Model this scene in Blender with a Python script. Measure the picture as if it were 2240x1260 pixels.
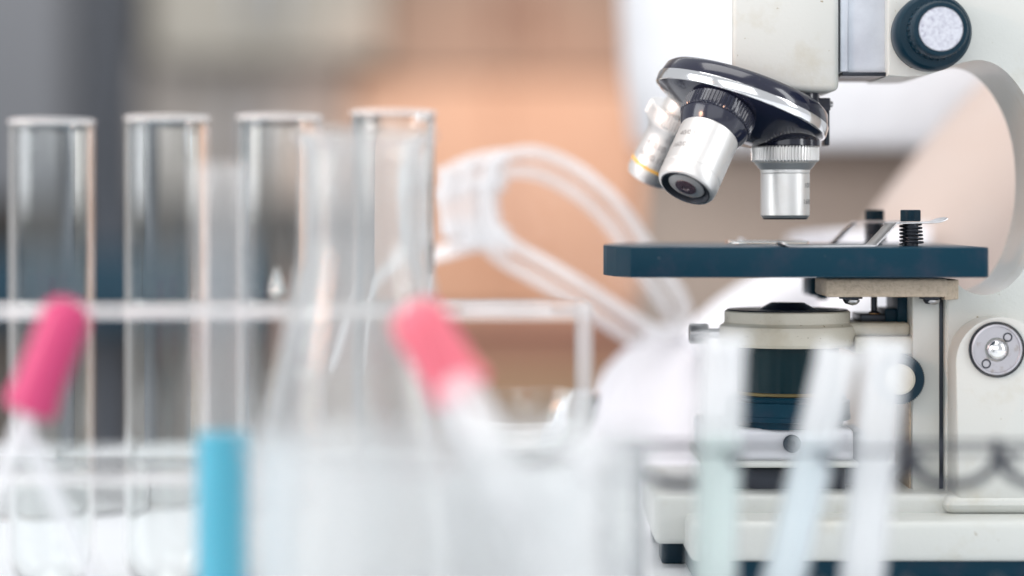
import bpy, bmesh, math, random
from mathutils import Vector, Matrix, Quaternion
random.seed(7)
R = math.radians
for o in list(bpy.data.objects):
    bpy.data.objects.remove(o)
SC = bpy.context.scene
COL = SC.collection

# ------------------------------------------------------------------ camera
F_MM, D_MM, K = 81.96, 750.0, 6.8          # lens, focus distance, px per mm of the photograph at the focus plane
cam_d = bpy.data.cameras.new('camera')
cam = bpy.data.objects.new('camera', cam_d); COL.objects.link(cam)
cam.location = (0, -0.75, 0.115); cam.rotation_euler = (R(90), 0, 0)
cam_d.lens = F_MM; cam_d.sensor_width = 36; cam_d.shift_y = -0.0759
cam_d.clip_start = 0.02; cam_d.clip_end = 20
cam_d.dof.use_dof = True; cam_d.dof.focus_distance = 0.757; cam_d.dof.aperture_fstop = 3.3
SC.camera = cam

# ------------------------------------------------------------------ light
W = bpy.data.worlds.new('World'); SC.world = W; W.use_nodes = True
bg = W.node_tree.nodes['Background']; bg.inputs[0].default_value = (0.93, 0.96, 1.0, 1); bg.inputs[1].default_value = 0.70
def area(name, loc, target, sx, sy, power, col):
    l = bpy.data.lights.new(name, 'AREA'); l.shape = 'RECTANGLE'; l.size = sx; l.size_y = sy; l.energy = power; l.color = col
    o = bpy.data.objects.new(name, l); COL.objects.link(o); o.location = loc
    o.rotation_euler = (Vector(target) - Vector(loc)).to_track_quat('-Z', 'Y').to_euler()
    return o
area('ceiling_softbox', (-0.15, -0.25, 1.35), (0.05, 0.1, 0), 1.1, 0.8, 11, (1.0, 0.985, 0.96))
area('window_light', (-1.3, -0.55, 0.55), (0.1, 0.1, 0.1), 0.9, 0.9, 12, (0.96, 0.98, 1.0))
area('front_window', (-0.35, -1.9, 0.75), (0.0, 0.0, 0.1), 1.8, 1.2, 9, (0.97, 0.985, 1.0))  # added fill from behind the camera; no window stands there
area('side_softbox', (1.2, -0.55, 0.6), (0.0, 0.0, 0.08), 0.3, 0.9, 6, (0.96, 0.98, 1.0))
sl_ = bpy.data.lights.new('warm_spot_lamp', 'SPOT'); sl_.energy = 90; sl_.color = (1.0, 0.60, 0.43); sl_.spot_size = R(40); sl_.spot_blend = 1.0; sl_.shadow_soft_size = 0.05  # added spot, stands for the warm lens flare over the far cabinets
so_ = bpy.data.objects.new('warm_spot_lamp', sl_); COL.objects.link(so_); so_.location = (0.05, 1.9, 0.9)
so_.rotation_euler = (Vector((0.03, 3.2, 0.12)) - Vector(so_.location)).to_track_quat('-Z', 'Y').to_euler()
area('room_ceiling_light', (-0.5, 2.2, 1.7), (-0.4, 3.2, 0.1), 1.6, 0.6, 17, (1.0, 0.95, 0.88))  # added fill that brightens the far wall and cabinets, no real fixture
ws_ = bpy.data.lights.new('warm_desk_spot', 'SPOT'); ws_.energy = 16; ws_.color = (1.0, 0.50, 0.30); ws_.spot_size = R(18); ws_.spot_blend = 1.0; ws_.shadow_soft_size = 0.10  # added spot, warms the stage's left end the way the lens flare does
wo_ = bpy.data.objects.new('warm_desk_spot', ws_); COL.objects.link(wo_); wo_.location = (-0.55, -0.38, 0.30)
wo_.rotation_euler = (Vector((0.035, 0.0, 0.105)) - Vector(wo_.location)).to_track_quat('-Z', 'Y').to_euler()
SC.view_settings.view_transform = 'Standard'; SC.view_settings.look = 'None'
SC.view_settings.exposure = 0.0; SC.view_settings.gamma = 1.0
SC.view_settings.use_curve_mapping = False
cy = SC.cycles
cy.use_denoising = True
try: cy.denoiser = 'OPENIMAGEDENOISE'
except Exception: pass
cy.max_bounces = 18; cy.transmission_bounces = 18; cy.transparent_max_bounces = 24; cy.glossy_bounces = 8; cy.diffuse_bounces = 4
cy.caustics_refractive = True; cy.caustics_reflective = False; cy.blur_glossy = 0.6; cy.sample_clamp_indirect = 6

# ------------------------------------------------------------------ helpers (all lengths in millimetres)
def S(y): return K * D_MM / (D_MM + y)
def P(px, py, y): s = S(y); return Vector(((px - 1120) / s, y, 115 + (460 - py) / s))
def L(n, y): return n / S(y)
ROOT = {}
def root_of(o):
    while o.parent: o = o.parent
    return o
def tag(o, label, cat=None, group=None):
    o['label'] = label
    if cat: o['category'] = cat
    if group: o['group'] = group
    return o
def thing(name, label, cat, loc, group=None):
    o = bpy.data.objects.new(name, None); COL.objects.link(o); o.empty_display_size = 0.01
    o.location = Vector(loc) * 0.001; ROOT[o.name] = Vector(loc)
    return tag(o, label, cat, group)
def obj(name, bm, mat, parent=None, sharp=32, smooth=True, recalc=True):
    if recalc: bmesh.ops.recalc_face_normals(bm, faces=bm.faces)
    off = Vector((0, 0, 0))
    if parent is not None:
        r = root_of(parent)
        off = ROOT.get(r.name, Vector((0, 0, 0)))
    for v in bm.verts: v.co = (v.co - off) * 0.001
    me = bpy.data.meshes.new(name); bm.to_mesh(me); bm.free()
    if smooth:
        for p in me.polygons: p.use_smooth = True
        me.set_sharp_from_angle(angle=R(sharp))
    me.materials.append(mat)
    o = bpy.data.objects.new(name, me); COL.objects.link(o)
    if parent is not None: o.parent = parent
    return o
def single(name, bm, mat, label, cat, base, group=None, **kw):
    """a thing that is one mesh, with its origin at its base"""
    for v in bm.verts: v.co -= Vector(base)
    o = obj(name, bm, mat, None, **kw); o.location = Vector(base) * 0.001; ROOT[o.name] = Vector(base)
    return tag(o, label, cat, group)
def frame(axis):
    a = Vector(axis).normalized()
    t = Vector((0, 1, 0)) if abs(a.y) < 0.8 else Vector((1, 0, 0))
    u = (t - a * t.dot(a)).normalized(); v = a.cross(u)
    return a, u, v
def lathe(bm, prof, o, axis=(0, 0, 1), seg=48, closed=False):
    """revolve (radius, height) pairs about an axis; r = 0 closes the end"""
    a, u, v = frame(axis); o = Vector(o); rings = []; fine = [prof[0]]
    for (r0, h0), (r1, h1) in zip(prof, prof[1:]):            # support rings keep long walls straight under smooth shading
        d = math.hypot(r1 - r0, h1 - h0)
        if d > 6 and r0 > .1 and r1 > .1:
            for t in (.9 / d, 1 - .9 / d): fine.append((r0 + (r1 - r0) * t, h0 + (h1 - h0) * t))
        fine.append((r1, h1))
    prof = fine
    for r, h in prof:
        if r < 1e-6: rings.append([bm.verts.new(o + a * h)])
        else: rings.append([bm.verts.new(o + a * h + (u * math.cos(2 * math.pi * i / seg) + v * math.sin(2 * math.pi * i / seg)) * r) for i in range(seg)])
    pairs = list(zip(rings, rings[1:])) + ([(rings[-1], rings[0])] if closed else [])
    for A, B in pairs:
        for i in range(seg):
            j = (i + 1) % seg
            if len(A) == 1 and len(B) == 1: continue
            if len(A) == 1: bm.faces.new((A[0], B[j], B[i]))
            elif len(B) == 1: bm.faces.new((A[i], A[j], B[0]))
            else: bm.faces.new((A[i], A[j], B[j], B[i]))
    return bm
def knurl(bm, r, h0, h1, o, axis, n=56, depth=0.35, inner=0.0, bev=0.4):
    """a knurled ring: straight teeth round a disc"""
    a, u, v = frame(axis); o = Vector(o); N = n * 4
    def rr(i): return r if (i % 4) in (0, 1) else r - depth
    rows = []
    for h, d in ((h0, bev), (h0 + bev, 0), (h1 - bev, 0), (h1, bev)):
        rows.append([bm.verts.new(o + a * h + (u * math.cos(2 * math.pi * i / N) + v * math.sin(2 * math.pi * i / N)) * ((rr(i) if d == 0 else r - depth - d * .3))) for i in range(N)])
    for A, B in zip(rows, rows[1:]):
        for i in range(N):
            j = (i + 1) % N; bm.faces.new((A[i], A[j], B[j], B[i]))
    bm.faces.new(rows[0]); bm.faces.new(rows[-1])
    return bm
def box(bm, p0, p1, bev=0.0, seg=3):
    x0, y0, z0 = [min(a, b) for a, b in zip(p0, p1)]; x1, y1, z1 = [max(a, b) for a, b in zip(p0, p1)]
    vs = [bm.verts.new(c) for c in ((x0, y0, z0), (x1, y0, z0), (x1, y1, z0), (x0, y1, z0), (x0, y0, z1), (x1, y0, z1), (x1, y1, z1), (x0, y1, z1))]
    fs = [bm.faces.new([vs[i] for i in f]) for f in ((0, 3, 2, 1), (4, 5, 6, 7), (0, 1, 5, 4), (1, 2, 6, 5), (2, 3, 7, 6), (3, 0, 4, 7))]
    if bev > 0:
        es = list({e for f in fs for e in f.edges})
        bmesh.ops.bevel(bm, geom=es, offset=bev, segments=seg, profile=0.5, affect='EDGES')
    return bm
def pbox(bm, a, b, y0, y1, bev=0.6, seg=3):
    """box whose near face spans photograph points a..b at depth y0"""
    p, q = P(a[0], a[1], y0), P(b[0], b[1], y0)
    return box(bm, (p.x, y0, p.z), (q.x, y1, q.z), bev, seg)
def prism(bm, pts, y0, y1, bev=0.0, seg=3, back=False):
    """polygon of (x, z) extruded from y0 to y1, near rim rounded"""
    A = [bm.verts.new((x, y0, z)) for x, z in pts]; B = [bm.verts.new((x, y1, z)) for x, z in pts]
    fa = bm.faces.new(A); fb = bm.faces.new(B[::-1]); n = len(pts)
    for i in range(n):
        j = (i + 1) % n; bm.faces.new((A[j], A[i], B[i], B[j]))
    if bev > 0:
        es = list(fa.edges) + (list(fb.edges) if back else [])
        bmesh.ops.bevel(bm, geom=es, offset=bev, segments=seg, profile=0.5, affect='EDGES')
    return bm
def slab(bm, pts, z0, z1, bev=0.0, seg=3):
    A = [bm.verts.new((x, y, z0)) for x, y in pts]; B = [bm.verts.new((x, y, z1)) for x, y in pts]
    fa = bm.faces.new(A[::-1]); fb = bm.faces.new(B); n = len(pts)
    for i in range(n):
        j = (i + 1) % n; bm.faces.new((A[i], A[j], B[j], B[i]))
    if bev > 0: bmesh.ops.bevel(bm, geom=list({e for f in bm.faces for e in f.edges}), offset=bev, segments=seg, profile=0.5, affect='EDGES')
    return bm
def smooth_path(pts, n=8):
    pts = [Vector(p) for p in pts]; out = []
    for i in range(len(pts) - 1):
        p0 = pts[max(i - 1, 0)]; p1 = pts[i]; p2 = pts[i + 1]; p3 = pts[min(i + 2, len(pts) - 1)]
        for k in range(n):
            t = k / n
            out.append(0.5 * ((2 * p1) + (p2 - p0) * t + (2 * p0 - 5 * p1 + 4 * p2 - p3) * t * t + (3 * p1 - p0 - 3 * p2 + p3) * t ** 3))
    out.append(pts[-1]); return out
def tube(bm, path, r, seg=12, cap=True, flat=None, closed=False):
    """sweep a circle (or a flat section: (half width, half thickness, width direction)) along a path; r may be a list"""
    path = [Vector(p) for p in path]; n = len(path); rings = []; prev = None
    for i, p in enumerate(path):
        if closed: t = path[(i + 1) % n] - path[i - 1]
        else: t = path[min(i + 1, n - 1)] - path[max(i - 1, 0)]
        t.normalize()
        if prev is None:
            ref = Vector((0, 1, 0)) if abs(t.y) < 0.9 else Vector((1, 0, 0)); u = (ref - t * ref.dot(t)).normalized()
        else: u = (prev - t * prev.dot(t)).normalized()
        prev = u; v = t.cross(u)
        if flat:
            w, th, wd = flat; wd = Vector(wd); u2 = (wd - t * wd.dot(t)).normalized(); v2 = t.cross(u2)
            ww = w[i] if isinstance(w, (list, tuple)) else w
            rings.append([bm.verts.new(p + u2 * a * ww + v2 * b * th) for a, b in ((1, .6), (.92, 1), (-.92, 1), (-1, .6), (-1, -.6), (-.92, -1), (.92, -1), (1, -.6))])
        else:
            rad = r[i] if isinstance(r, (list, tuple)) else r
            rings.append([bm.verts.new(p + (u * math.cos(2 * math.pi * k / seg) + v * math.sin(2 * math.pi * k / seg)) * rad) for k in range(seg)])
    m = len(rings[0])
    for A, B in zip(rings, rings[1:] + ([rings[0]] if closed else [])):
        for k in range(m):
            j = (k + 1) % m; bm.faces.new((A[k], A[j], B[j], B[k]))
    if cap and not closed: bm.faces.new(rings[0][::-1]); bm.faces.new(rings[-1])
    return bm
def loft(bm, rings, cap=True):
    R_ = [[bm.verts.new(p) for p in r] for r in rings]; m = len(R_[0])
    for A, B in zip(R_, R_[1:]):
        for k in range(m):
            j = (k + 1) % m; bm.faces.new((A[k], A[j], B[j], B[k]))
    if cap: bm.faces.new(R_[0][::-1]); bm.faces.new(R_[-1])
    return bm
def ellipse(c, rx, ry, n=40, p=2.0):
    out = []
    for i in range(n):
        t = 2 * math.pi * i / n; ct, st = math.cos(t), math.sin(t)
        out.append(Vector((c[0] + rx * math.copysign(abs(ct) ** (2 / p), ct), c[1] + ry * math.copysign(abs(st) ** (2 / p), st), c[2])))
    return out
NB = bmesh.new
def text_mesh(s, size):
    cu = bpy.data.curves.new('engraving', 'FONT'); cu.body = s; cu.size = size; cu.extrude = 0.0; cu.align_x = 'CENTER'; cu.align_y = 'CENTER'
    o = bpy.data.objects.new('engraving_source', cu); COL.objects.link(o)
    dg = bpy.context.evaluated_depsgraph_get(); me = bpy.data.meshes.new_from_object(o.evaluated_get(dg))
    bm = NB(); bm.from_mesh(me)
    bpy.data.objects.remove(o); bpy.data.meshes.remove(me); bpy.data.curves.remove(cu)
    return bm
def wrap_text(s, size, o, axis, r, h, ang, flip=1):
    """lettering bent round a barrel: h along the axis, ang round it"""
    bm = text_mesh(s, size); bmesh.ops.triangulate(bm, faces=bm.faces)
    bmesh.ops.subdivide_edges(bm, edges=[e for e in bm.edges if e.calc_length() > size * .12], cuts=2)
    a, u, v = frame(axis); o = Vector(o)
    for w in bm.verts:
        t = ang - flip * w.co.x / r
        w.co = o + a * (h - w.co.y) + (u * math.cos(t) + v * math.sin(t)) * (r + 0.03)
    return bm

# ------------------------------------------------------------------ materials
def mat(name, col, rough=0.5, metal=0.0, bump=None, var=None, coat=0.0, trans=0.0, ior=1.45, spec=0.5, speck=None):
    m = bpy.data.materials.new(name); m.use_nodes = True; nt = m.node_tree; b = nt.nodes['Principled BSDF']
    b.inputs['Base Color'].default_value = (*col, 1); b.inputs['Roughness'].default_value = rough; b.inputs['Metallic'].default_value = metal
    b.inputs['Coat Weight'].default_value = coat; b.inputs['Transmission Weight'].default_value = trans; b.inputs['IOR'].default_value = ior
    b.inputs['Specular IOR Level'].default_value = spec
    tc = nt.nodes.new('ShaderNodeTexCoord')
    if var:   # (scale, second colour, amount low, high)
        n = nt.nodes.new('ShaderNodeTexNoise'); n.inputs['Scale'].default_value = var[0]; n.inputs['Detail'].default_value = 6; n.inputs['Roughness'].default_value = 0.62
        nt.links.new(tc.outputs['Object'], n.inputs['Vector'])
        r = nt.nodes.new('ShaderNodeValToRGB'); r.color_ramp.elements[0].position = var[2]; r.color_ramp.elements[1].position = var[3]
        r.color_ramp.elements[0].color = (*col, 1); r.color_ramp.elements[1].color = (*var[1], 1)
        nt.links.new(n.outputs['Fac'], r.inputs['Fac']); nt.links.new(r.outputs['Color'], b.inputs['Base Color'])
        q = nt.nodes.new('ShaderNodeMapRange'); q.inputs['To Min'].default_value = max(rough - .08, 0.02); q.inputs['To Max'].default_value = rough + .12
        nt.links.new(n.outputs['Fac'], q.inputs['Value']); nt.links.new(q.outputs['Result'], b.inputs['Roughness'])
    if speck: # (scale, threshold, colour): small marks of dust, chips or dirt
        n3 = nt.nodes.new('ShaderNodeTexNoise'); n3.inputs['Scale'].default_value = speck[0]; n3.inputs['Detail'].default_value = 2
        nt.links.new(tc.outputs['Object'], n3.inputs['Vector'])
        r3 = nt.nodes.new('ShaderNodeMapRange'); r3.inputs['From Min'].default_value = speck[1]; r3.inputs['From Max'].default_value = speck[1] + .05
        nt.links.new(n3.outputs['Fac'], r3.inputs['Value'])
        mx = nt.nodes.new('ShaderNodeMix'); mx.data_type = 'RGBA'; nt.links.new(r3.outputs['Result'], mx.inputs['Factor'])
        mx.inputs[6].default_value = (*col, 1); mx.inputs[7].default_value = (*speck[2], 1)
        if b.inputs['Base Color'].is_linked: nt.links.new(b.inputs['Base Color'].links[0].from_socket, mx.inputs[6])
        nt.links.new(mx.outputs[2], b.inputs['Base Color'])
    if bump:  # (scale, distance in metres)
        n2 = nt.nodes.new('ShaderNodeTexNoise'); n2.inputs['Scale'].default_value = bump[0]; n2.inputs['Detail'].default_value = 3
        nt.links.new(tc.outputs['Object'], n2.inputs['Vector'])
        bp = nt.nodes.new('ShaderNodeBump'); bp.inputs['Distance'].default_value = bump[1]; bp.inputs['Strength'].default_value = 1.0
        nt.links.new(n2.outputs['Fac'], bp.inputs['Height']); nt.links.new(bp.outputs['Normal'], b.inputs['Normal'])
    return m
def sheer(name, col, alpha, rough=0.25, gloss=0.1, translucent=0.22):
    """milky plastic: part of the light passes straight through"""
    m = bpy.data.materials.new(name); m.use_nodes = True; nt = m.node_tree; nt.nodes.clear()
    out = nt.nodes.new('ShaderNodeOutputMaterial'); tr = nt.nodes.new('ShaderNodeBsdfTransparent')
    df = nt.nodes.new('ShaderNodeBsdfDiffuse'); tl = nt.nodes.new('ShaderNodeBsdfTranslucent'); gl = nt.nodes.new('ShaderNodeBsdfGlossy')
    df.inputs[0].default_value = tl.inputs[0].default_value = (*col, 1); gl.inputs['Roughness'].default_value = rough
    m1 = nt.nodes.new('ShaderNodeMixShader'); m1.inputs[0].default_value = translucent
    m2 = nt.nodes.new('ShaderNodeMixShader'); m2.inputs[0].default_value = alpha
    lw = nt.nodes.new('ShaderNodeLayerWeight'); pw = nt.nodes.new('ShaderNodeMath'); pw.operation = 'POWER'; pw.inputs[1].default_value = 4.0
    fr = nt.nodes.new('ShaderNodeMath'); fr.operation = 'MULTIPLY_ADD'; fr.inputs[1].default_value = 0.6; fr.inputs[2].default_value = 0.035; m3 = nt.nodes.new('ShaderNodeMixShader')
    nt.links.new(lw.outputs['Facing'], pw.inputs[0]); nt.links.new(pw.outputs[0], fr.inputs[0])
    lk = nt.links.new
    lk(df.outputs[0], m1.inputs[1]); lk(tl.outputs[0], m1.inputs[2]); lk(tr.outputs[0], m2.inputs[1]); lk(m1.outputs[0], m2.inputs[2])
    lk(fr.outputs[0], m3.inputs[0]); lk(m2.outputs[0], m3.inputs[1]); lk(gl.outputs[0], m3.inputs[2]); lk(m3.outputs[0], out.inputs[0])
    return m
def hazy(name, f):
    m = mat(name, (0.98, 0.99, 0.985), 0.0, trans=1.0, ior=1.47); nt = m.node_tree; b = nt.nodes['Principled BSDF']; out = nt.nodes['Material Output']
    d = nt.nodes.new('ShaderNodeBsdfDiffuse'); t = nt.nodes.new('ShaderNodeBsdfTranslucent'); d.inputs[0].default_value = t.inputs[0].default_value = (0.95, 0.96, 0.97, 1)
    a = nt.nodes.new('ShaderNodeMixShader'); a.inputs[0].default_value = 0.5; c = nt.nodes.new('ShaderNodeMixShader'); c.inputs[0].default_value = f
    nt.links.new(d.outputs[0], a.inputs[1]); nt.links.new(t.outputs[0], a.inputs[2]); nt.links.new(b.outputs[0], c.inputs[1]); nt.links.new(a.outputs[0], c.inputs[2]); nt.links.new(c.outputs[0], out.inputs[0])
    return m
M = {}
M['cream'] = mat('cream_enamel', (0.57, 0.585, 0.56), 0.34, bump=(900, 0.00006), var=(38, (0.46, 0.43, 0.34), 0.56, 0.84), coat=0.15, speck=(420, 0.73, (0.30, 0.26, 0.18)))
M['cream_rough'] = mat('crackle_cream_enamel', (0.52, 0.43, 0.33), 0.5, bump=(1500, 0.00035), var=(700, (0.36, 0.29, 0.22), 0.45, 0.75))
M['navy'] = mat('dark_blue_black_enamel', (0.003, 0.030, 0.052), 0.36, bump=(700, 0.00002), var=(90, (0.020, 0.036, 0.060), 0.50, 0.75), spec=0.15, speck=(420, 0.735, (0.045, 0.065, 0.085)))
M['black'] = mat('gloss_black_enamel', (0.012, 0.014, 0.03), 0.16, coat=0.4, var=(400, (0.05, 0.05, 0.06), 0.66, 0.8))
M['knobblack'] = mat('moulded_black_plastic', (0.002, 0.020, 0.036), 0.40, bump=(1200, 0.00002), spec=0.25)
M['chrome'] = mat('chrome', (0.83, 0.83, 0.84), 0.10, 1.0, var=(500, (0.45, 0.40, 0.36), 0.66, 0.78))
M['satin'] = mat('satin_aluminium', (0.76, 0.75, 0.735), 0.38, 0.8, bump=(2500, 0.00002), var=(160, (0.74, 0.72, 0.69), 0.5, 0.8))
M['plate'] = mat('bare_aluminium', (0.62, 0.66, 0.72), 0.45, 0.4, var=(70, (0.50, 0.53, 0.59), 0.42, 0.75))
M['pale'] = mat('pale_metal_paint', (0.74, 0.75, 0.79), 0.4, 0.1, var=(60, (0.62, 0.62, 0.66), 0.45, 0.75))
M['worn'] = mat('worn_silver_disc', (0.60, 0.62, 0.68), 0.45, 0.5, var=(900, (0.46, 0.47, 0.54), 0.42, 0.62), speck=(500, 0.64, (0.36, 0.36, 0.44)))
M['steel'] = mat('spring_steel', (0.52, 0.52, 0.53), 0.32, 1.0, var=(300, (0.38, 0.37, 0.37), 0.5, 0.75))
M['steelface'] = mat('aged_steel', (0.50, 0.49, 0.52), 0.36, 0.9, var=(260, (0.32, 0.27, 0.24), 0.58, 0.74))
M['darksteel'] = mat('blackened_steel', (0.03, 0.035, 0.045), 0.30, 0.6)
M['brass'] = mat('brass', (0.72, 0.42, 0.20), 0.3, 1.0)
M['dullbrass'] = mat('dull_brass', (0.15, 0.12, 0.06), 0.4, 1.0)
M['ink'] = mat('engraving_ink', (0.16, 0.15, 0.15), 0.5)
M['yellow'] = mat('yellow_ring_paint', (0.85, 0.48, 0.06), 0.4)
M['barrel'] = mat('green_black_lacquer', (0.003, 0.018, 0.024), 0.12, 0.0, spec=0.25)
M['aged'] = mat('aged_cream_enamel', (0.52, 0.495, 0.42), 0.4, bump=(1300, 0.00010), var=(60, (0.40, 0.35, 0.26), 0.5, 0.8), speck=(600, 0.70, (0.22, 0.18, 0.12)))  # tan cream of the lower parts, with their shading mixed into the colour
M['lens'] = mat('lens_glass', (0.06, 0.04, 0.05), 0.05, coat=1.0)
M['glass'] = mat('clear_glass', (0.97, 0.985, 0.98), 0.0, trans=1.0, ior=1.47)
M['acrylic'] = sheer('clear_acrylic', (0.95, 0.95, 0.96), 0.34, 0.08)
M['hazy0'] = hazy('faintly_hazy_glass', 0.07)
M['hazy'] = hazy('hazy_glass', 0.19)
M['hazy2'] = hazy('cloudy_glass', 0.22)
M['rim'] = sheer('fire_polished_rim', (0.98, 0.98, 0.98), 0.30, 0.06)
M['thinglass'] = sheer('thin_clear_glass', (0.95, 0.97, 0.98), 0.075, 0.05)
M['slide'] = mat('slide_glass', (0.93, 0.98, 0.96), 0.0, trans=1.0, ior=1.5)
M['clearplastic'] = sheer('clear_plastic', (0.93, 0.92, 0.94), 0.025, 0.06)
M['rimplastic'] = sheer('thick_clear_plastic', (0.98, 0.97, 0.98), 0.44, 0.10)
M['frosted'] = sheer('frosted_plastic', (0.97, 0.98, 0.99), 0.36, 0.2)
M['pipette'] = sheer('pale_pipette_plastic', (0.97, 0.97, 0.99), 0.42, 0.3)
M['funnel'] = sheer('white_plastic', (0.93, 0.94, 0.95), 0.8, 0.3)
M['blue'] = sheer('blue_liquid', (0.0, 0.41, 0.58), 1.0, 0.12, 0, 0.2)
M['milky'] = sheer('milky_liquid', (0.95, 0.97, 0.98), 0.9, 0.2, 0.3)
M['cloud'] = sheer('cloudy_water', (0.93, 0.96, 0.98), 0.45, 0.2, 0, 0.3)
M['green_liquid'] = sheer('pale_green_liquid', (0.60, 0.90, 0.82), 0.66, 0.2)
M['blue_liquid'] = sheer('pale_blue_liquid', (0.66, 0.88, 0.96), 0.66, 0.2)
M['rubber'] = mat('pink_red_rubber', (0.74, 0.15, 0.20), 0.42, bump=(300, 0.00005))
M['rubber2'] = mat('magenta_red_rubber', (0.52, 0.045, 0.15), 0.42, bump=(300, 0.00005))
M['wire'] = mat('coated_rack_wire', (0.035, 0.04, 0.055), 0.4, 0.3)
M['bench'] = mat('white_laminate', (0.88, 0.90, 0.93), 0.28, var=(6, (0.84, 0.86, 0.89), 0.4, 0.7))
M['towel'] = mat('white_cotton', (0.70, 0.68, 0.71), 0.9, bump=(500, 0.0006))
M['shirt'] = mat('white_cotton_shirt', (0.80, 0.80, 0.825), 0.85, bump=(60, 0.002))
M['glove'] = mat('white_glove', (0.74, 0.73, 0.76), 0.6)
M['skin'] = mat('skin', (0.54, 0.435, 0.385), 0.5, var=(12, (0.52, 0.39, 0.33), 0.4, 0.7))
M['trouser'] = mat('tan_trousers', (0.34, 0.27, 0.225), 0.9)
M['porcelain'] = mat('white_porcelain', (0.84, 0.85, 0.87), 0.2)
M['wall'] = mat('grey_beige_paint', (0.38, 0.325, 0.29), 0.8, var=(1.5, (0.34, 0.30, 0.27), 0.4, 0.6))
M['creamdoor'] = mat('pale_cream_door', (0.50, 0.475, 0.425), 0.7, spec=0.2)
M['greydoor'] = mat('grey_door', (0.25, 0.26, 0.285), 0.7, spec=0.2)
M['beige'] = mat('grey_beige_door', (0.42, 0.385, 0.36), 0.7, spec=0.2)
M['brownwood'] = mat('brown_wood', (0.33, 0.265, 0.22), 0.6, var=(9, (0.34, 0.25, 0.20), 0.4, 0.65), spec=0.2)
M['slate'] = mat('slate_blue_paint', (0.20, 0.22, 0.26), 0.7)
M['tealcab'] = mat('dark_teal_paint', (0.015, 0.06, 0.10), 0.55)
M['wood'] = mat('orange_wood', (0.50, 0.36, 0.275), 0.6, var=(9, (0.46, 0.32, 0.24), 0.4, 0.65), spec=0.2)  # orange of the lens flare put into the cabinet's colour
M['darkwood'] = mat('dark_brown_wood', (0.22, 0.135, 0.12), 0.6, spec=0.2)
M['olive'] = mat('olive_brown_wood', (0.28, 0.20, 0.13), 0.5)
M['floor'] = mat('grey_floor', (0.3, 0.29, 0.28), 0.5)

# ------------------------------------------------------------------ setting
def structure(name, bm, m, **kw):
    o = obj(name, bm, m, None, **kw); o['kind'] = 'structure'; return o
structure('bench_top', box(NB(), (-900, -900, -30), (1100, 385, 0), 2), M['bench'])
structure('floor', box(NB(), (-2500, -2000, -790), (2500, 3500, -750)), M['floor'])
structure('wall', box(NB(), (-2500, 3500, -750), (2500, 3560, 2200)), M['wall'])

def cabinet(name, label, m, a, b, y0, y1, doors, hm, base_z=-750):
    """a back cabinet: carcass, door leaves and handles; a, b are corners seen at depth y0"""
    p, q = P(*a, y0), P(*b, y0); t = thing(name, label, 'cabinet', ((p.x + q.x) / 2, (y0 + y1) / 2, min(p.z, q.z)))
    x0, x1 = min(p.x, q.x), max(p.x, q.x); z0, z1 = min(p.z, q.z), max(p.z, q.z)
    obj('carcass', box(NB(), (x0, y0, z0), (x1, y1, z1), 3), m, t)
    w = (x1 - x0) / doors
    for i in range(doors):
        d = obj('door', box(NB(), (x0 + i * w + 3, y0 - 18, z0 + 4), (x0 + (i + 1) * w - 3, y0 - 1, z1 - 4), 2), m, t)
        hx = x0 + (i + (.85 if i % 2 == 0 else .15)) * w
        obj('handle', box(NB(), (hx - 5, y0 - 40, z0 + 60), (hx + 5, y0 - 18.5, z0 + 160), 2), hm, d)
    return t
YW0 = 3200.0
cabinet('wall_cabinet', 'pale cream wall cabinet far behind the test tubes', M['creamdoor'], (330, -900), (835, 130), YW0, 3495, 2, M['plate'])
cabinet('wall_cabinet', 'grey beige wall cabinet under the pale cream one', M['beige'], (310, 130), (765, 440), YW0 + 60, 3496, 2, M['plate'])
cabinet('wooden_cabinet', 'tall orange wooden cabinet behind the clear goggles', M['wood'], (770, 175), (1420, 700), YW0 + 20, 3497, 2, M['wood'])
cabinet('wooden_cabinet', 'brown wooden cabinet above the orange one, behind the white shirt', M['brownwood'], (840, -900), (1420, 170), YW0 + 40, 3494, 2, M['darkwood'])
cabinet('wall_cabinet', 'long dark teal wall cabinet hung low behind the left test tubes', M['tealcab'], (-600, 550), (520, 715), 3150, 3450, 3, M['tealcab'])
cabinet('drawer_cabinet', 'low olive brown cabinet beyond the acrylic rack end', M['olive'], (560, 800), (1700, 2200), 3000, 3440, 3, M['olive'])
cabinet('locker', 'tall grey metal locker at the far left wall', M['greydoor'], (-700, -900), (150, 440), YW0, 3498, 2, M['greydoor'])
single('pipe_column', lathe(NB(), [(0, -750), (52, -750), (52, 2100), (0, 2100)], (P(238, 0, 3400).x, 3400, 0)), M['slate'],
       'slate blue vertical pipe on the far wall between locker and cream cabinet', 'pipe', (P(238, 0, 3400).x, 3400, -750))
sh = thing('wall_shelf', 'dark brown shelf board below the orange wooden cabinet', 'shelf', (P(1100, 745, 3200).x, 3300, P(1100, 745, 3200).z))
p, q = P(560, 712, 3200), P(1720, 780, 3200)
obj('shelf_board', box(NB(), (p.x, 3200, q.z), (q.x, 3490, p.z), 3), M['darkwood'], sh)

# ------------------------------------------------------------------ microscope
YC = 22.0                                                     # its mid plane
base_p = P(2000, 1260, YC); base_p.z = 0
MS = thing('microscope', 'old cream enamel microscope with black stage and three silver objectives', 'microscope', base_p)
def part(name, bm, m, parent=None, **kw): return obj(name, bm, M[m], parent or MS, **kw)
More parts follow.
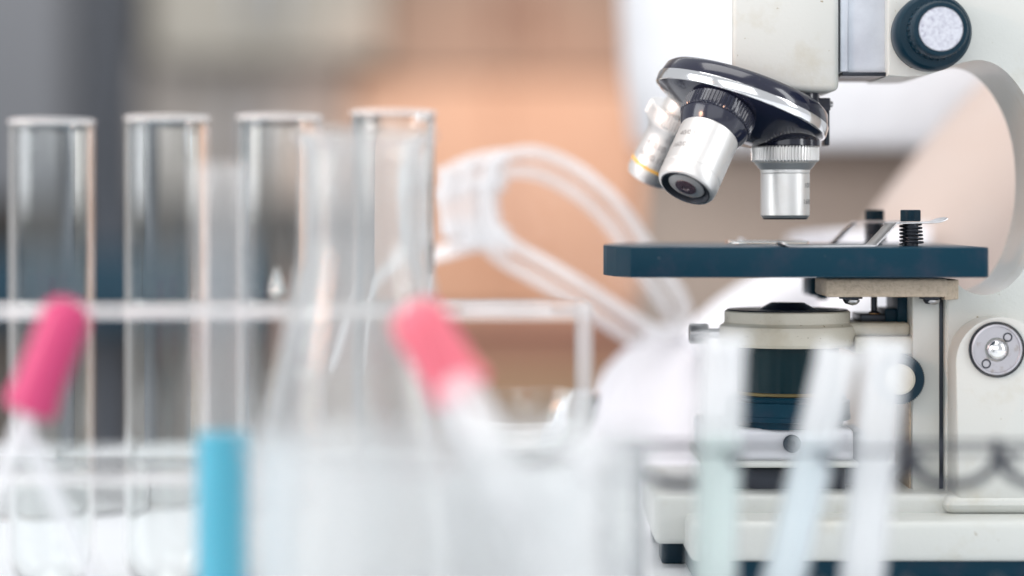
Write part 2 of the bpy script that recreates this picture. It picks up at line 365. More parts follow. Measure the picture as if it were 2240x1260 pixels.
# arm
outline = [(1941, 167), (1985, 167), (2020, 165), (2050, 157), (2076, 147), (2104, 137), (2140, 131), (2174, 139), (2205, 161), (2236, 200), (2261, 250), (2278, 310), (2285, 380),
           (2282, 450), (2268, 520), (2246, 578), (2216, 619), (2182, 640), (2150, 646), (2116, 637), (2088, 617), (2068, 613), (2068, 1100), (2640, 1100), (2640, -260), (1941, -260)]
crv = [(v.x, v.y) for v in smooth_path([(x, y, 0) for x, y in outline[1:22]], 4)]
arm = part('arm', prism(NB(), [(P(x, y, 8).x, P(x, y, 8).z) for x, y in outline[:1] + crv + outline[22:]], 8, 52, 1.2, 4, True), 'cream', sharp=40)
# raised boss round the hinge of the arm
bc = P(2190, 792, -7); rr = L(98, -7); pts = []
for i in range(0, 25): t = math.pi * i / 24; pts.append((bc.x - rr * math.cos(t), bc.z + rr * math.sin(t)))
pts += [(bc.x + rr, P(0, 1110, -7).z), (bc.x - rr, P(0, 1110, -7).z)]
boss = part('hinge_boss', prism(NB(), pts, -7, 9, 1.8, 4), 'cream', arm, sharp=50)
HY = -8.0
hp = P(2181, 765, HY); hr = L(57, 0)
hinge = part('hinge_cap', lathe(NB(), [(0, 4), (hr * 1.02, 4), (hr * 1.02, 1.2), (hr * .96, .1), (hr * .88, -.1), (hr * .86, .35), (L(26, 0), .4), (L(26, 0), 1.6), (0, 1.6)], (hp.x, HY, hp.z), (0, 1, 0), 64), 'steelface')
part('gap_ring', lathe(NB(), [(hr * 1.06, -.1), (hr * 1.06, 3), (hr * 1.02, 3), (hr * 1.02, -.1)], (hp.x, HY + .2, hp.z), (0, 1, 0), 64, True), 'darksteel', hinge)
part('pivot_dome', lathe(NB(), [(L(22, 0), 1.5), (L(22, 0), -.4), (L(19, 0), -1.3), (L(12, 0), -2.1), (0, -2.5)], (hp.x, HY, hp.z), (0, 1, 0), 40), 'chrome', hinge)
for dx, dz in ((24, -27), (-23, 31)):
    c = P(2181 + dx, 765 + dz, HY)
    part('spanner_hole', lathe(NB(), [(1.55, .1), (1.45, -.12), (1.15, -.1), (.7, .6), (0, .8)], (c.x, HY + .3, c.z), (0, 1, 0), 24), 'darksteel', hinge)
# body tube and focusing slide
xa, xb = P(1600, 0, 9).x, P(1836, 0, 9).x
part('body_tube', slab(NB(), [(xa, 9), (xb, 9), (xb, 40), (xb - 8, 54), (xa + 13, 54), (xa + 5, 36)], P(0, 200, 9).z, P(0, -260, 9).z, 2.2, 5), 'cream', sharp=50)
part('slide_plate', pbox(NB(), (1839, -260), (1940.5, 160), 13, 50, .4), 'plate')
part('slide_strip', pbox(NB(), (1838, -260), (1856, 158), 11.5, 15, .5), 'plate')
part('slide_shadow_rail', pbox(NB(), (1842, 158), (1941, 166), 11, 48, .3), 'darksteel')  # dark strip in the gap under the slide plate, stands for its shadow
# coarse focus knob
kp = P(2028, 76, 8); kr = L(85, 0)
knob = part('coarse_focus_knob', lathe(NB(), [(0, 8), (kr * .93, 8), (kr * .97, 4), (kr, -2), (kr * .97, -6.5), (kr * .9, -8), (kr * .74, -8.6), (kr * .72, -9), (kr * .72, -15), (kr * .7, -17.6), (kr * .67, -18.5), (kr * .57, -18.6), (kr * .565, -18.2), (0, -18.2)], (kp.x, 2, kp.z), (0, 1, 0), 72), 'knobblack')
part('knob_ribs', knurl(NB(), kr * .755, -14, -9.2, (kp.x, 2, kp.z), (0, 1, 0), 30, .7), 'knobblack', knob)
part('knob_disc', lathe(NB(), [(0, -.1), (kr * .55, -.1), (kr * .555, .1), (kr * .555, .6), (0, .6)], (kp.x, 2 - 18.5, kp.z), (0, 1, 0), 64), 'worn', knob)
# revolving nosepiece
C = P(1623, 230, YC); tilt, lean = R(19.6), R(5.5)
e1 = Vector((math.cos(tilt), 0, -math.sin(tilt))); upp = Vector((math.sin(tilt), 0, math.cos(tilt)))
nup = (upp * math.cos(lean) + Vector((0, 1, 0)) * math.sin(lean)).normalized()
RT = 29.6
turret = part('nosepiece', lathe(NB(), [(0, 8.5), (15, 8.2), (23, 7.6), (26.5, 6.8), (28, 5.4), (28.9, 2.6), (29.0, -1.5), (27.6, -2.8), (24.5, -4.4), (19, -7.2), (14, -10.2), (9, -11.8), (0, -12.2)], C, nup, 80), 'black')
part('chrome_ring', lathe(NB(), [(29.0, 1.7), (29.5, 1.6), (RT, 1.3), (RT, -1.3), (29.4, -1.7), (28.4, -1.8)], C, nup, 96, True), 'chrome', turret)
hub = P(1752, 215, YC)
part('nosepiece_neck', lathe(NB(), [(0, -16), (6.2, -16), (6.2, 3), (5.4, 3.2), (5.4, 4), (0, 4)], (hub.x, YC, P(0, 214, YC).z), (0, 0, 1), 40), 'black')
part('neck_collar', lathe(NB(), [(0, 0), (5.8, 0), (5.8, 3.2), (0, 3.2)], (hub.x, YC, P(0, 216, YC).z), (0, 0, 1), 40), 'brass')
det = part('click_stop', pbox(NB(), (1735, 214), (1817, 242), 22, 38, .4), 'black')
part('spring_blade', pbox(NB(), (1804, 240), (1815, 318), 26, 34, .4), 'darksteel', det)
part('blade_rivet', lathe(NB(), [(0, 0), (1.1, 0), (.9, .8), (0, 1)], (P(1816, 228, 30).x, 30, P(1816, 228, 30).z), (1, 0, 0), 16), 'steel', det)
# objectives: axis points from the mount to the lens
def objective(o, axis, scale, prof, ring, ringm, extra, texts, collar=None):
    t = part('objective', lathe(NB(), [(r * scale, h * scale) for r, h in prof], o, axis, 72), 'satin', sharp=28)
    part('knurled_ring', knurl(NB(), ring[0] * scale, ring[1] * scale, ring[2] * scale, o, axis, 60, .42, 0, .5), ringm, t)
    if collar: part('collar', lathe(NB(), [(r * scale, h * scale) for r, h in collar], o, axis, 64), 'black', t)
    for nm, pr, mm in extra: part(nm, lathe(NB(), [(r * scale, h * scale) for r, h in pr], o, axis, 64), mm, t)
    for s_, sz, r, h, a in texts: part('engraving', wrap_text(s_, sz, o, axis, r * scale, h * scale, a), 'ink', t, smooth=False, recalc=False)
    return t
ov = P(1717.5, 319, YC)
objective(ov, (0, 0, -1), 1, [(0, -3), (7, -3), (7, 5), (9.6, 5.2), (10.2, 5.8), (9.0, 7.2), (8.25, 8.0), (8.1, 9.0), (7.95, 9.2), (8.1, 9.4), (8.1, 23.0), (7.3, 24.1), (6.6, 24.2), (6.2, 23.4), (3, 23.2), (2.6, 23.0), (0, 22.8)],
          (11.2, .2, 5.4), 'satin', [('lens', [(0, 23.2), (2.4, 23.4), (2.7, 23.0), (2.7, 22.6), (0, 22.6)], 'lens'), ('mount', [(0, -4), (9.4, -4), (9.6, -.1), (9.2, .3), (0, .3)], 'black'), ('nose_rim', [(7.45, 23.95), (7.2, 24.35), (6.4, 24.35), (6.3, 23.9)], 'darksteel')],
          [('10/0.25', 2.3, 8.1, 13.2, R(112)), ('160/0.17', 2.3, 8.1, 18.6, R(112))])
d2 = Vector((-0.395, -0.45, -0.80)).normalized(); o2 = P(1574, 247, 4)
objective(o2, d2, 1.07, [(0, -4), (7, -4), (7, 8), (8.7, 8.4), (9.1, 8.8), (9.1, 23.6), (8.95, 23.8), (8.95, 24.1), (9.1, 24.3), (9.05, 27.2), (8.5, 28.3), (7.8, 28.6), (7.4, 28.4), (7.1, 27.6), (5.8, 27.2), (5.6, 27.8), (3.4, 28.2), (3.2, 27.9), (0, 27.6)],
          (11.3, -1, 4.2), 'black', [('front_mount', [(7.9, 28.55), (7.4, 28.75), (6.9, 28.1), (5.9, 27.6), (5.7, 27.9), (5.6, 27.3), (7.7, 27.3)], 'darksteel'),
                                     ('lens', [(3.3, 27.9), (3.2, 28.5), (1.2, 28.7), (.8, 28.3), (0, 28.3)], 'lens')],
          [('40/0.65', 2.6, 9.1, 14.6, R(224)), ('160/0.17', 2.6, 9.1, 19.0, R(226))], [(7, 4), (10.6, 4.1), (10.8, 4.8), (10.2, 6.6), (9.3, 8.2), (8.9, 8.8), (7, 9)])
d3 = Vector((-0.43, 0.30, -0.85)).normalized(); o3 = P(1490, 246, 46)
objective(o3, d3, .98, [(0, -5), (7, -5), (7, 5), (10.2, 5.2), (10.4, 5.8), (9.2, 7.4), (8.3, 8.6), (8.0, 10), (8.0, 21.6), (8.0, 25.2), (7.2, 26.8), (6.6, 27), (0, 27)],
          (11.4, .0, 5.4), 'satin', [('colour_ring', [(8.0, 21.0), (8.12, 21.0), (8.12, 22.0), (8.0, 22.0)], 'yellow'), ('lens', [(0, 27.4), (4, 27.4), (5.4, 27), (5.4, 26.6)], 'lens')],
          [('4/0.10', 3.0, 8.0, 13.0, R(200)), ('160/0.17', 3.0, 8.0, 17.5, R(200))])
# stage
zt = P(0, 541, -20).z; zb = P(0, 607.5, -20).z
xl = P(1380, 0, -20).x; xr = P(2165, 0, -20).x
stage = part('stage', slab(NB(), [(xl, -20), (xr - 1.5, -20), (xr, -18.5), (xr, 78), (xr - 2, 80), (xl + 4, 80), (xl - 5.2, 46), (xl - 6.5, 32), (xl - 7.2, 16), (xl - 6.5, 6), (xl - 4, -8)], zb, zt, .5), 'navy', sharp=25)
def clip(y, px_off, sy):
    """sprung stage clip: strip, screw, coil spring; px_off shifts it along the stage, sy turns it in plan"""
    def q(px, py, k): v = P(px + px_off, py, 0); return Vector((v.x, y + k * sy, v.z + zt - P(0, 536.5, 0).z))
    path = smooth_path([q(1694, 526, -15), q(1700, 531, -14.4), q(1712, 534.6, -13.2), q(1760, 535.4, -10.2), q(1895, 535, -1)], 4)[:-1] + \
        smooth_path([q(1899, 535, -.8), q(1908, 530, 0), q(1948, 491, 2.6), q(1957, 486, 3.2), q(2040, 484.5, 8.6), q(2062, 481, 10), q(2074, 475, 11)], 5)
    w = [3.4 if i > 18 else 2.2 + i * .06 for i in range(len(path))]
    w[0] = w[-1] = 1.4; w[1] = 1.9; w[-2] = 2.4
    t = part('stage_clip', tube(NB(), path, 1, flat=(w, .28, (-.42 * sy, 1, 0))), 'steel', sharp=40)
    c = q(1997, 484, 5.8); hh = c.z - zt
    part('clip_screw', knurl(NB(), 3.25, .3, 4.0, c, (0, 0, 1), 44, .16, 0, .25), 'knobblack', t)
    part('screw_shank', lathe(NB(), [(0, -hh - 2), (2.5, -hh - 2), (2.5, 0), (0, 0)], c, (0, 0, 1), 28), 'darksteel', t)
    hel = []; turns = 5.6
    for i in range(int(turns * 20) + 1):
        a = 2 * math.pi * i / 20; f = i / (turns * 20); rad = 3.35 + .3 * f
        hel.append(Vector((c.x + rad * math.cos(a) + .4 * f, c.y + rad * math.sin(a), c.z - .7 - (hh - 1.2) * f)))
    part('coil_spring', tube(NB(), hel, .38, 8), 'darksteel', t)
    return t
clip(-3, -2, 1)
clip(64, -22, -1)
sl = P(1590, 0, 55)
tag(single('glass_slide', box(NB(), (sl.x, 36, zt + .1), (sl.x + 26, 62, zt + 1.2), .15), M['slide'], 'thin clear glass slide under the rear clip on the black stage', 'slide', (sl.x + 13, 49, zt + .1)), 'thin clear glass slide under the rear clip on the black stage')
# stage bracket and its screws
part('stage_bracket', pbox(NB(), (1807, 609), (2074, 650), -6, 22, 1.2, 4), 'cream_rough')
part('stage_bracket', pbox(NB(), (1772, 606), (1836, 648), 60, 82, 1.0), 'navy')
part('bracket_root', slab(NB(), [(P(2060, 0, 8).x, 2), (P(2098, 0, 8).x, 8.2), (P(2098, 0, 8).x, 50), (P(2060, 0, 8).x, 50)], P(0, 655, 8).z, P(0, 612, 8).z, .4), 'cream_rough')
part('bracket_nub', pbox(NB(), (1792, 648), (1812, 656), 64, 74, .6), 'navy')
for px in (1861, 2036):
    c = P(px, 650, 6)
    s_ = part('bracket_screw', lathe(NB(), [(0, .4), (3.8, .4), (3.8, -.5), (2.6, -.6), (2.5, -1.1), (1.8, -2.1), (0, -2.5)], (c.x, 6, c.z), (0, 0, 1), 32), 'darksteel')
    part('screw_head', lathe(NB(), [(2.4, -.9), (2.2, -1.6), (1.3, -2.4), (0, -2.7)], (c.x + .5, 5.6, c.z), (0, 0, 1), 28), 'steel', s_)
c = P(1912, 650, 26)
part('adjusting_screw', lathe(NB(), [(0, 4), (1.05, 4), (1.05, -4.5), (1.9, -5), (1.9, -7.5), (0, -7.5)], (c.x, 26, c.z), (0, 0, 1), 24), 'darksteel')
part('brass_nut', lathe(NB(), [(0, 0), (2.0, 0), (2.0, 1.8), (0, 1.8)], (c.x, 24.5, P(0, 697, 24).z), (0, 0, 1), 6), 'brass')
part('rack_block', pbox(NB(), (1964, 650), (1998, 706), 20, 44, .3), 'navy')
part('rack_step', pbox(NB(), (1936, 676), (1966, 706), 22, 42, .4), 'navy')
part('rack_step', pbox(NB(), (1882, 687), (1938, 706), 22, 42, .5), 'darksteel')
# upright slide
post = part('upright_slide', pbox(NB(), (1996, 640), (2055.5, 1098), 10, 46, .5), 'cream')
part('slide_gap', pbox(NB(), (2055, 640), (2068, 1102), 12, 44, .1), 'darksteel', post)
part('slide_gap', pbox(NB(), (1989, 775), (1996.5, 1090), 13, 43, .1), 'cream_rough', post)
part('slide_foot', slab(NB(), [(P(1984, 0, 9).x, 20), (P(1996, 0, 9).x, 9.2), (P(2062, 0, 9).x, 9.2), (P(2062, 0, 9).x, 44), (P(1984, 0, 9).x, 44)], P(0, 1105, 9).z, P(0, 1098.5, 9).z, .3), 'darksteel', post)
# condenser
cx = P(1722, 0, YC).x
def zc(py): return P(0, py, YC).z
cond = part('condenser', lathe(NB(), [(0, zc(757)), (17, zc(757)), (17, zc(862)), (16, zc(864)), (0, zc(864))], (cx, YC, 0), (0, 0, 1), 80), 'barrel')
part('condenser_lens', lathe(NB(), [(0, zc(661)), (4.9, zc(661)), (5.6, zc(662)), (9.8, zc(677)), (9.8, zc(680)), (0, zc(680))], (cx, YC, 0), (0, 0, 1), 56), 'black', cond)
part('condenser_top_plate', lathe(NB(), [(0, zc(676)), (19.8, zc(676)), (20.2, zc(679)), (0, zc(679))], (cx, YC, 0), (0, 0, 1), 80), 'darksteel', cond)
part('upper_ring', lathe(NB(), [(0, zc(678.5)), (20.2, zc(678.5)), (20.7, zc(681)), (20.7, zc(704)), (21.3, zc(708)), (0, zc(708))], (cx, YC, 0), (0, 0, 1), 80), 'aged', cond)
part('gold_ring', lathe(NB(), [(17.05, zc(853)), (17.2, zc(854)), (17.2, zc(860)), (17.05, zc(861))], (cx, YC, 0), (0, 0, 1), 80, True), 'dullbrass', cond)
part('iris_ring', lathe(NB(), [(0, zc(862)), (18.6, zc(862)), (19.2, zc(866)), (19.2, zc(872)), (20.5, zc(874)), (20.5, zc(902)), (20.8, zc(904)), (20.8, zc(914)), (18.5, zc(916)), (18.0, zc(930)), (0, zc(930))], (cx, YC, 0), (0, 0, 1), 80), 'navy', cond)
c = P(1733, 926, 12)
part('iris_tab', box(NB(), (c.x - 1.1, 11, c.z - 1.6), (c.x + 1.1, 15, c.z + 2.2), .4), 'navy', cond)
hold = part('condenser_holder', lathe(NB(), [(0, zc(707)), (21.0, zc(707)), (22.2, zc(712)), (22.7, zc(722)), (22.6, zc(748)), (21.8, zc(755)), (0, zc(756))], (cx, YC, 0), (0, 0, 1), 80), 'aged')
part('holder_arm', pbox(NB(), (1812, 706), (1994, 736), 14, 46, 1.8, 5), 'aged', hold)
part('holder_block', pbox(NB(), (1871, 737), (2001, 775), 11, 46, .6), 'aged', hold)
part('holder_notch', pbox(NB(), (1836, 735), (1872, 756), 18, 42, .4), 'navy', hold)
c = P(1530, 730, 22)
scr = part('clamp_screw', knurl(NB(), L(22, 22), -3.4, 3.0, (c.x, 22, c.z), (1, 0, 0), 34, .4, 0, .5), 'steel')
part('screw_stem', lathe(NB(), [(0, 0), (1.7, 0), (1.7, 9), (0, 9)], (c.x + 2.5, 22, c.z), (1, 0, 0), 20), 'steel', scr)
c = P(1969, 830, 2)
wheel = part('condenser_focus_wheel', knurl(NB(), L(56, 2), -1.5, 5, (c.x, 4, c.z), (0, 1, 0), 66, .3, 0, .6), 'knobblack')
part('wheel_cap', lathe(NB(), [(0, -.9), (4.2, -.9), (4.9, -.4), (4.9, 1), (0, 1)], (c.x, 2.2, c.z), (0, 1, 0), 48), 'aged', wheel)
part('wheel_axle', lathe(NB(), [(0, 0), (4, 0), (4, 10), (0, 10)], (c.x, 8, c.z), (0, 1, 0), 24), 'darksteel', wheel)
# substage illuminator
ill = part('lamp_housing', pbox(NB(), (1548, 938), (1868, 1010), 6, 62, 1.8, 4), 'pale')
part('housing_ledge', pbox(NB(), (1538, 1010), (1880, 1024), 3, 64, .8), 'cream', ill)
c = P(1733, 971, 5)
part('housing_screw', lathe(NB(), [(0, .4), (1.2, .4), (1.3, -.3), (2.4, -.6), (2.9, 0), (2.9, 1.5), (0, 1.5)], (c.x, 5, c.z), (0, 1, 0), 32), 'knobblack', ill)
part('lamp_glass', lathe(NB(), [(0, zc(934)), (11, zc(934)), (12, zc(938)), (0, zc(938))], (cx, 34, 0), (0, 0, 1), 48), 'porcelain', ill)
part('housing_post', pbox(NB(), (1846, 946), (1900, 1060), 14, 44, .6), 'navy', ill)
part('housing_neck', pbox(NB(), (1560, 1023), (1850, 1080), 12, 56, .8), 'darksteel', ill)
# base
x0 = P(1432, 0, -4).x; xe = P(2640, 0, 0).x
part('base_deck', box(NB(), (x0, -4, 8), (xe, 84, P(0, 1082, -4).z), 2.2, 4), 'cream')
zl = P(0, 1140, -24).z
part('base_plinth', slab(NB(), [(P(1508, 0, -24).x, -24), (xe + 8, -24), (xe + 8, 94), (P(1508, 0, -24).x, 94)], 5.4, zl, 2.4, 4), 'cream')
part('base_web', pbox(NB(), (2066, 1085), (2640, 1126), -8, 60, 3, 4), 'cream')
part('rubber_skirt', box(NB(), (P(1500, 0, -22).x + 2, -22, 0), (xe + 6, 92, 5.6), .5), 'navy')  # dark strip closing the space between plinth and bench
part('deck_foot', box(NB(), (x0 + 3, 8, 0), (x0 + 16, 24, 8.4), .8), 'knobblack')
part('deck_foot', box(NB(), (x0 + 3, 58, 0), (x0 + 16, 74, 8.4), .8), 'knobblack')

# ------------------------------------------------------------------ acrylic rack and its test tubes
YR = -78.0
def zr(py): return P(0, py, YR).z
TUBES = [(113, 264, 'first', 0), (366, 257, 'second', 0), (610, 255, 'third', 1), (859, 245, 'fourth', 0)]
rz1, rz0 = zr(661), zr(692)
xL, xR = P(-150, 0, YR).x, P(1290, 0, YR).x
rack = thing('acrylic_rack', 'clear acrylic test tube rack with a flat top plate and upright end panels', 'rack', ((xL + xR) / 2, YR, 0))
def holed(bm, x0, x1, y0, y1, z0, z1, holes, r, seg=32):
    """a plate pierced by round holes: each cell is a square ring"""
    xs = [x0]
    for a, b in zip(holes, holes[1:]): xs.append((a + b) / 2)
    xs.append(x1)
    for i, hx in enumerate(holes):
        a, b = xs[i], xs[i + 1]; cyy = (y0 + y1) / 2; ring = []; sq = []
        for k in range(seg):
            t = 2 * math.pi * k / seg + math.pi / seg; ct, st = math.cos(t), math.sin(t)
            ring.append((hx + r * ct, cyy + r * st))
            dx = (b - hx) if ct > 0 else (hx - a); dy = (y1 - y0) / 2
            f = min(dx / abs(ct) if abs(ct) > 1e-6 else 1e9, dy / abs(st) if abs(st) > 1e-6 else 1e9); sq.append([hx + f * ct, cyy + f * st])
        for cxn in ((a, y0), (a, y1), (b, y0), (b, y1)):
            k = min(range(seg), key=lambda k: (sq[k][0] - cxn[0]) ** 2 + (sq[k][1] - cxn[1]) ** 2); sq[k] = list(cxn)
        V = [[bm.verts.new((*q_, z)) for q_ in c_] for c_, z in ((ring, z0), (ring, z1), (sq, z1), (sq, z0))]
        for k in range(seg):
            j = (k + 1) % seg
            bm.faces.new((V[0][k], V[0][j], V[1][j], V[1][k])); bm.faces.new((V[1][k], V[1][j], V[2][j], V[2][k])); bm.faces.new((V[3][k], V[3][j], V[0][j], V[0][k]))
            mx, my = (sq[k][0] + sq[j][0]) / 2, (sq[k][1] + sq[j][1]) / 2
            inner = (abs(mx - a) < 1e-3 and i > 0) or (abs(mx - b) < 1e-3 and i < len(holes) - 1)
            if not inner: bm.faces.new((V[2][k], V[2][j], V[3][j], V[3][k]))
    bmesh.ops.remove_doubles(bm, verts=bm.verts, dist=0.01)
    return bm
hx = [P(t[0], 0, YR).x for t in TUBES]; hx = [hx[0] - (hx[1] - hx[0])] + hx + [P(1110, 0, YR).x]
y0r, y1r = YR - 22, YR + 22
obj('top_plate', holed(NB(), xL, xR - 4, y0r, y1r, rz0, rz1, hx, 12.9), M['acrylic'], rack, sharp=30)
obj('middle_plate', holed(NB(), xL + 4.2, xR - 4.2, y0r, y1r, 38, 41.5, hx, 12.9), M['acrylic'], rack, sharp=30)
obj('base_plate', box(NB(), (xL, y0r, .2), (xR - 4.2, y1r, 4), .4), M['acrylic'], rack, sharp=30)
obj('end_panel', box(NB(), (xR - 4, y0r, .2), (xR, y1r, rz1 + .4), .9, 3), M['acrylic'], rack, sharp=30)
obj('end_panel', box(NB(), (xL - 4, y0r, .2), (xL - .05, y1r, rz1 + .4), .9, 3), M['acrylic'], rack, sharp=30)
def test_tube_bm(r, h, wall, x, y, z, lip=.6, seg=64):
    o, i = [], []
    for k in range(0, 9): t = math.pi / 2 * k / 8; o.append((r * math.sin(t), r - r * math.cos(t)))
    ri = r - wall
    for k in range(0, 9): t = math.pi / 2 * k / 8; i.append((ri * math.sin(t), wall + ri - ri * math.cos(t)))
    prof = o + [(r, h - 3), (r + lip * .5, h - 2), (r + lip, h - .9), (r + lip * .4, h), (ri + .2, h), (ri, h - .8)] + i[::-1]
    return lathe(NB(), prof, (x, y, z), (0, 0, 1), seg)
for px, top, nm, drop in TUBES:
    x = P(px, 0, YR).x; h = zr(top) - 4.4
    lab = {'first': 'empty clear test tube at the far left end of the acrylic rack', 'second': 'empty clear test tube standing second from the left in the acrylic rack',
           'third': 'clear test tube with a hanging water drop, third from the left in the rack', 'fourth': 'tallest clear test tube in the rack, behind the flask neck'}[nm]
    tt = thing('test_tube', lab, 'test tube', (x, YR, 4.4), 'test tubes in the acrylic rack')
    obj('glass_wall', test_tube_bm(12.1, h - 1.2, 0.7, x, YR, 4.4, 0.0), M['glass'], tt, sharp=50)
    obj('rolled_rim', lathe(NB(), [(11.8 + .8 * math.cos(2 * math.pi * k / 12), h - .4 + .85 * math.sin(2 * math.pi * k / 12)) for k in range(12)], (x, YR, 4.4), (0, 0, 1), 64, True), M['rim'], tt, sharp=80)
dp = P(604, 650, YR - 13)
single('water_drop', lathe(NB(), [(0, 9), (.5, 7.5), (1.3, 5), (2.0, 2.6), (2.1, 1.4), (1.5, .3), (0, 0)], (dp.x, YR - 11.5, dp.z), (0, 0, 1), 24), M['glass'], 'small clear water drop running down the third test tube', 'drop', (dp.x, YR - 11.5, dp.z))

# ------------------------------------------------------------------ glassware standing in front
def vessel(prof_out, wall, x, y, z=0.1, seg=72, floor_t=2.0):
    """closed glass shell from an outer profile (r, h) rising from the floor to the rim"""
    inn = [(max(r - wall, .05), h) for r, h in prof_out if h > floor_t + .2]
    prof = [(0, 0)] + prof_out + inn[::-1] + [(max(inn[0][0] - 1.0, .05), floor_t), (0, floor_t)]
    return lathe(NB(), prof, (x, y, z), (0, 0, 1), seg)
YF = -150.0
fx = P(795, 0, YF).x; fh = P(0, 288, YF).z
fl_prof = [(40, 0), (42, 2), (42.4, 6), (41, 12)] + [(41 - 25 * t, 12 + (fh - 50) * t) for t in (.25, .5, .75)] + [(17.5, fh - 37), (16.2, fh - 33), (16.0, fh - 28), (16.0, fh - 6), (16.6, fh - 3.5), (18.4, fh - 1.6), (18.6, fh - .6), (17.8, fh)]
single('conical_flask', vessel(fl_prof, 0.9, fx, YF), M['hazy'], 'clear conical glass flask with a flared neck in front of the rack', 'flask', (fx, YF, .1), sharp=50)
YB = -180.0
bx_ = P(486, 0, YB).x; bh = P(0, 358, YB).z
cyl = thing('measuring_cylinder', 'slim glass measuring cylinder half filled with bright blue liquid', 'cylinder', (bx_, YB, .1))
lz = P(0, 952, YB).z
obj('glass_body', lathe(NB(), [(0, 4), (20, 4), (20, 5.5), (9, 8), (7.2, 11), (7.2, bh - 2), (8.1, bh - .8), (7.8, bh), (6.5, bh), (6.3, bh - 1.5), (6.1, 12), (0, 11)], (bx_, YB, 0), (0, 0, 1), 64), M['thinglass'], cyl, sharp=50)
obj('foot', lathe(NB(), [(0, .1), (21, .1), (21.5, 1), (21.5, 3), (20.5, 3.9), (0, 3.9)], (bx_, YB, 0), (0, 0, 1), 6), M['glass'], cyl, sharp=30)
lz = P(0, 952, YB).z
obj('blue_liquid', lathe(NB(), [(0, 11.2), (6.2, 12.2), (6.3, lz + .6), (5.4, lz), (0, lz)], (bx_, YB, 0), (0, 0, 1), 48), M['blue'], cyl, sharp=50)
# front beaker of cloudy liquid
YK = -285.0
kx = P(985, 0, YK).x; kh = P(0, 955, YK).z; kr_ = L(425, YK)
bk = thing('beaker', 'large clear glass beaker in front of the conical flask, blurred', 'beaker', (kx, YK, .1))
obj('glass_body', vessel([(kr_ - 3, 0), (kr_, 3), (kr_, kh - 3), (kr_ + 1.4, kh - .8), (kr_ + 1.2, kh)], 1.6, kx, YK), M['hazy2'], bk, sharp=50)
obj('water', lathe(NB(), [(0, 2.3), (kr_ - 3, 2.3), (kr_ - 1.65, 4), (kr_ - 1.65, kh * .45), (0, kh * .45)], (kx, YK, 0), (0, 0, 1), 64), M['cloud'], bk, sharp=50)
# round glass dish on a white pot behind the beaker
YD = -95.0
dx_ = P(1140, 0, YD).x; db = P(0, 1032, YD).z
single('porcelain_pot', vessel([(20, 0), (23, 3), (24, 20), (23, db - 6), (22, db - 1), (20, db + 2.2)], 3, dx_, YD), M['porcelain'], 'white porcelain pot under the round glass dish', 'pot', (dx_, YD, .1))
dr = 22.0; o_ = [(dr * math.sin(math.pi / 2 * k / 12), dr - dr * math.cos(math.pi / 2 * k / 12)) for k in range(13)]
i_ = [((dr - 1.4) * math.sin(math.pi / 2 * k / 12), dr - (dr - 1.4) * math.cos(math.pi / 2 * k / 12)) for k in range(13)]
single('glass_dish', lathe(NB(), o_ + i_[::-1], (dx_, YD, db), (0, 0, 1), 64), M['glass'], 'round-bottomed clear glass dish resting on the white pot', 'dish', (dx_, YD, db))
# droppers with red bulbs
def dropper(name, label, top, bot, y, ytail, rm, stem_end, rb=6.4, rs=3.6):
    a, b = P(*top, y), P(*bot, y); c = P(*stem_end, ytail)
    t = thing(name, label, 'dropper', c)
    ax = (b - a); Lb = ax.length
    obj('bulb', lathe(NB(), [(0, 0), (rb * .45, .35), (rb * .78, 1.6), (rb * .95, 3.6), (rb, 6.5), (rb * .98, Lb * .5), (rb * 1.0, Lb * .8), (rb * 1.1, Lb * .9), (rb * 1.1, Lb - .8), (rb * .95, Lb), (rs + .1, Lb), (rs + .1, Lb - 6), (0, Lb - 6)], a, ax, 48), M[rm], t)
    st = b - ax.normalized() * 4
    d = c - st; n = d.length
    obj('stem', lathe(NB(), [(0, 0), (rs, 0), (rs, n * .55), (rs * .9, n * .62), (rs * .45, n * .75), (rs * .3, n), (0, n)], st, d, 32), M['pipette'], t)
    return t
dropper('dropper', 'dropper with a pink red rubber bulb leaning in the front beaker', (892, 668), (1015, 862), -200, -262, 'rubber', (1215, 1270), 6.9, 5.4)
dropper('dropper', 'dropper with a magenta red rubber bulb at the left edge', (160, 655), (62, 900), -172, -160, 'rubber2', (-130, 1372), 6.2, 2.2)
a, b = P(48, 925, -165), P(238, 1350, -150)
single('glass_rod', tube(NB(), [a + (b - a) * (i / 12) for i in range(13)], 2.4, 16), M['pipette'], 'pale glass stirring rod slanting below the magenta bulb', 'rod', b)
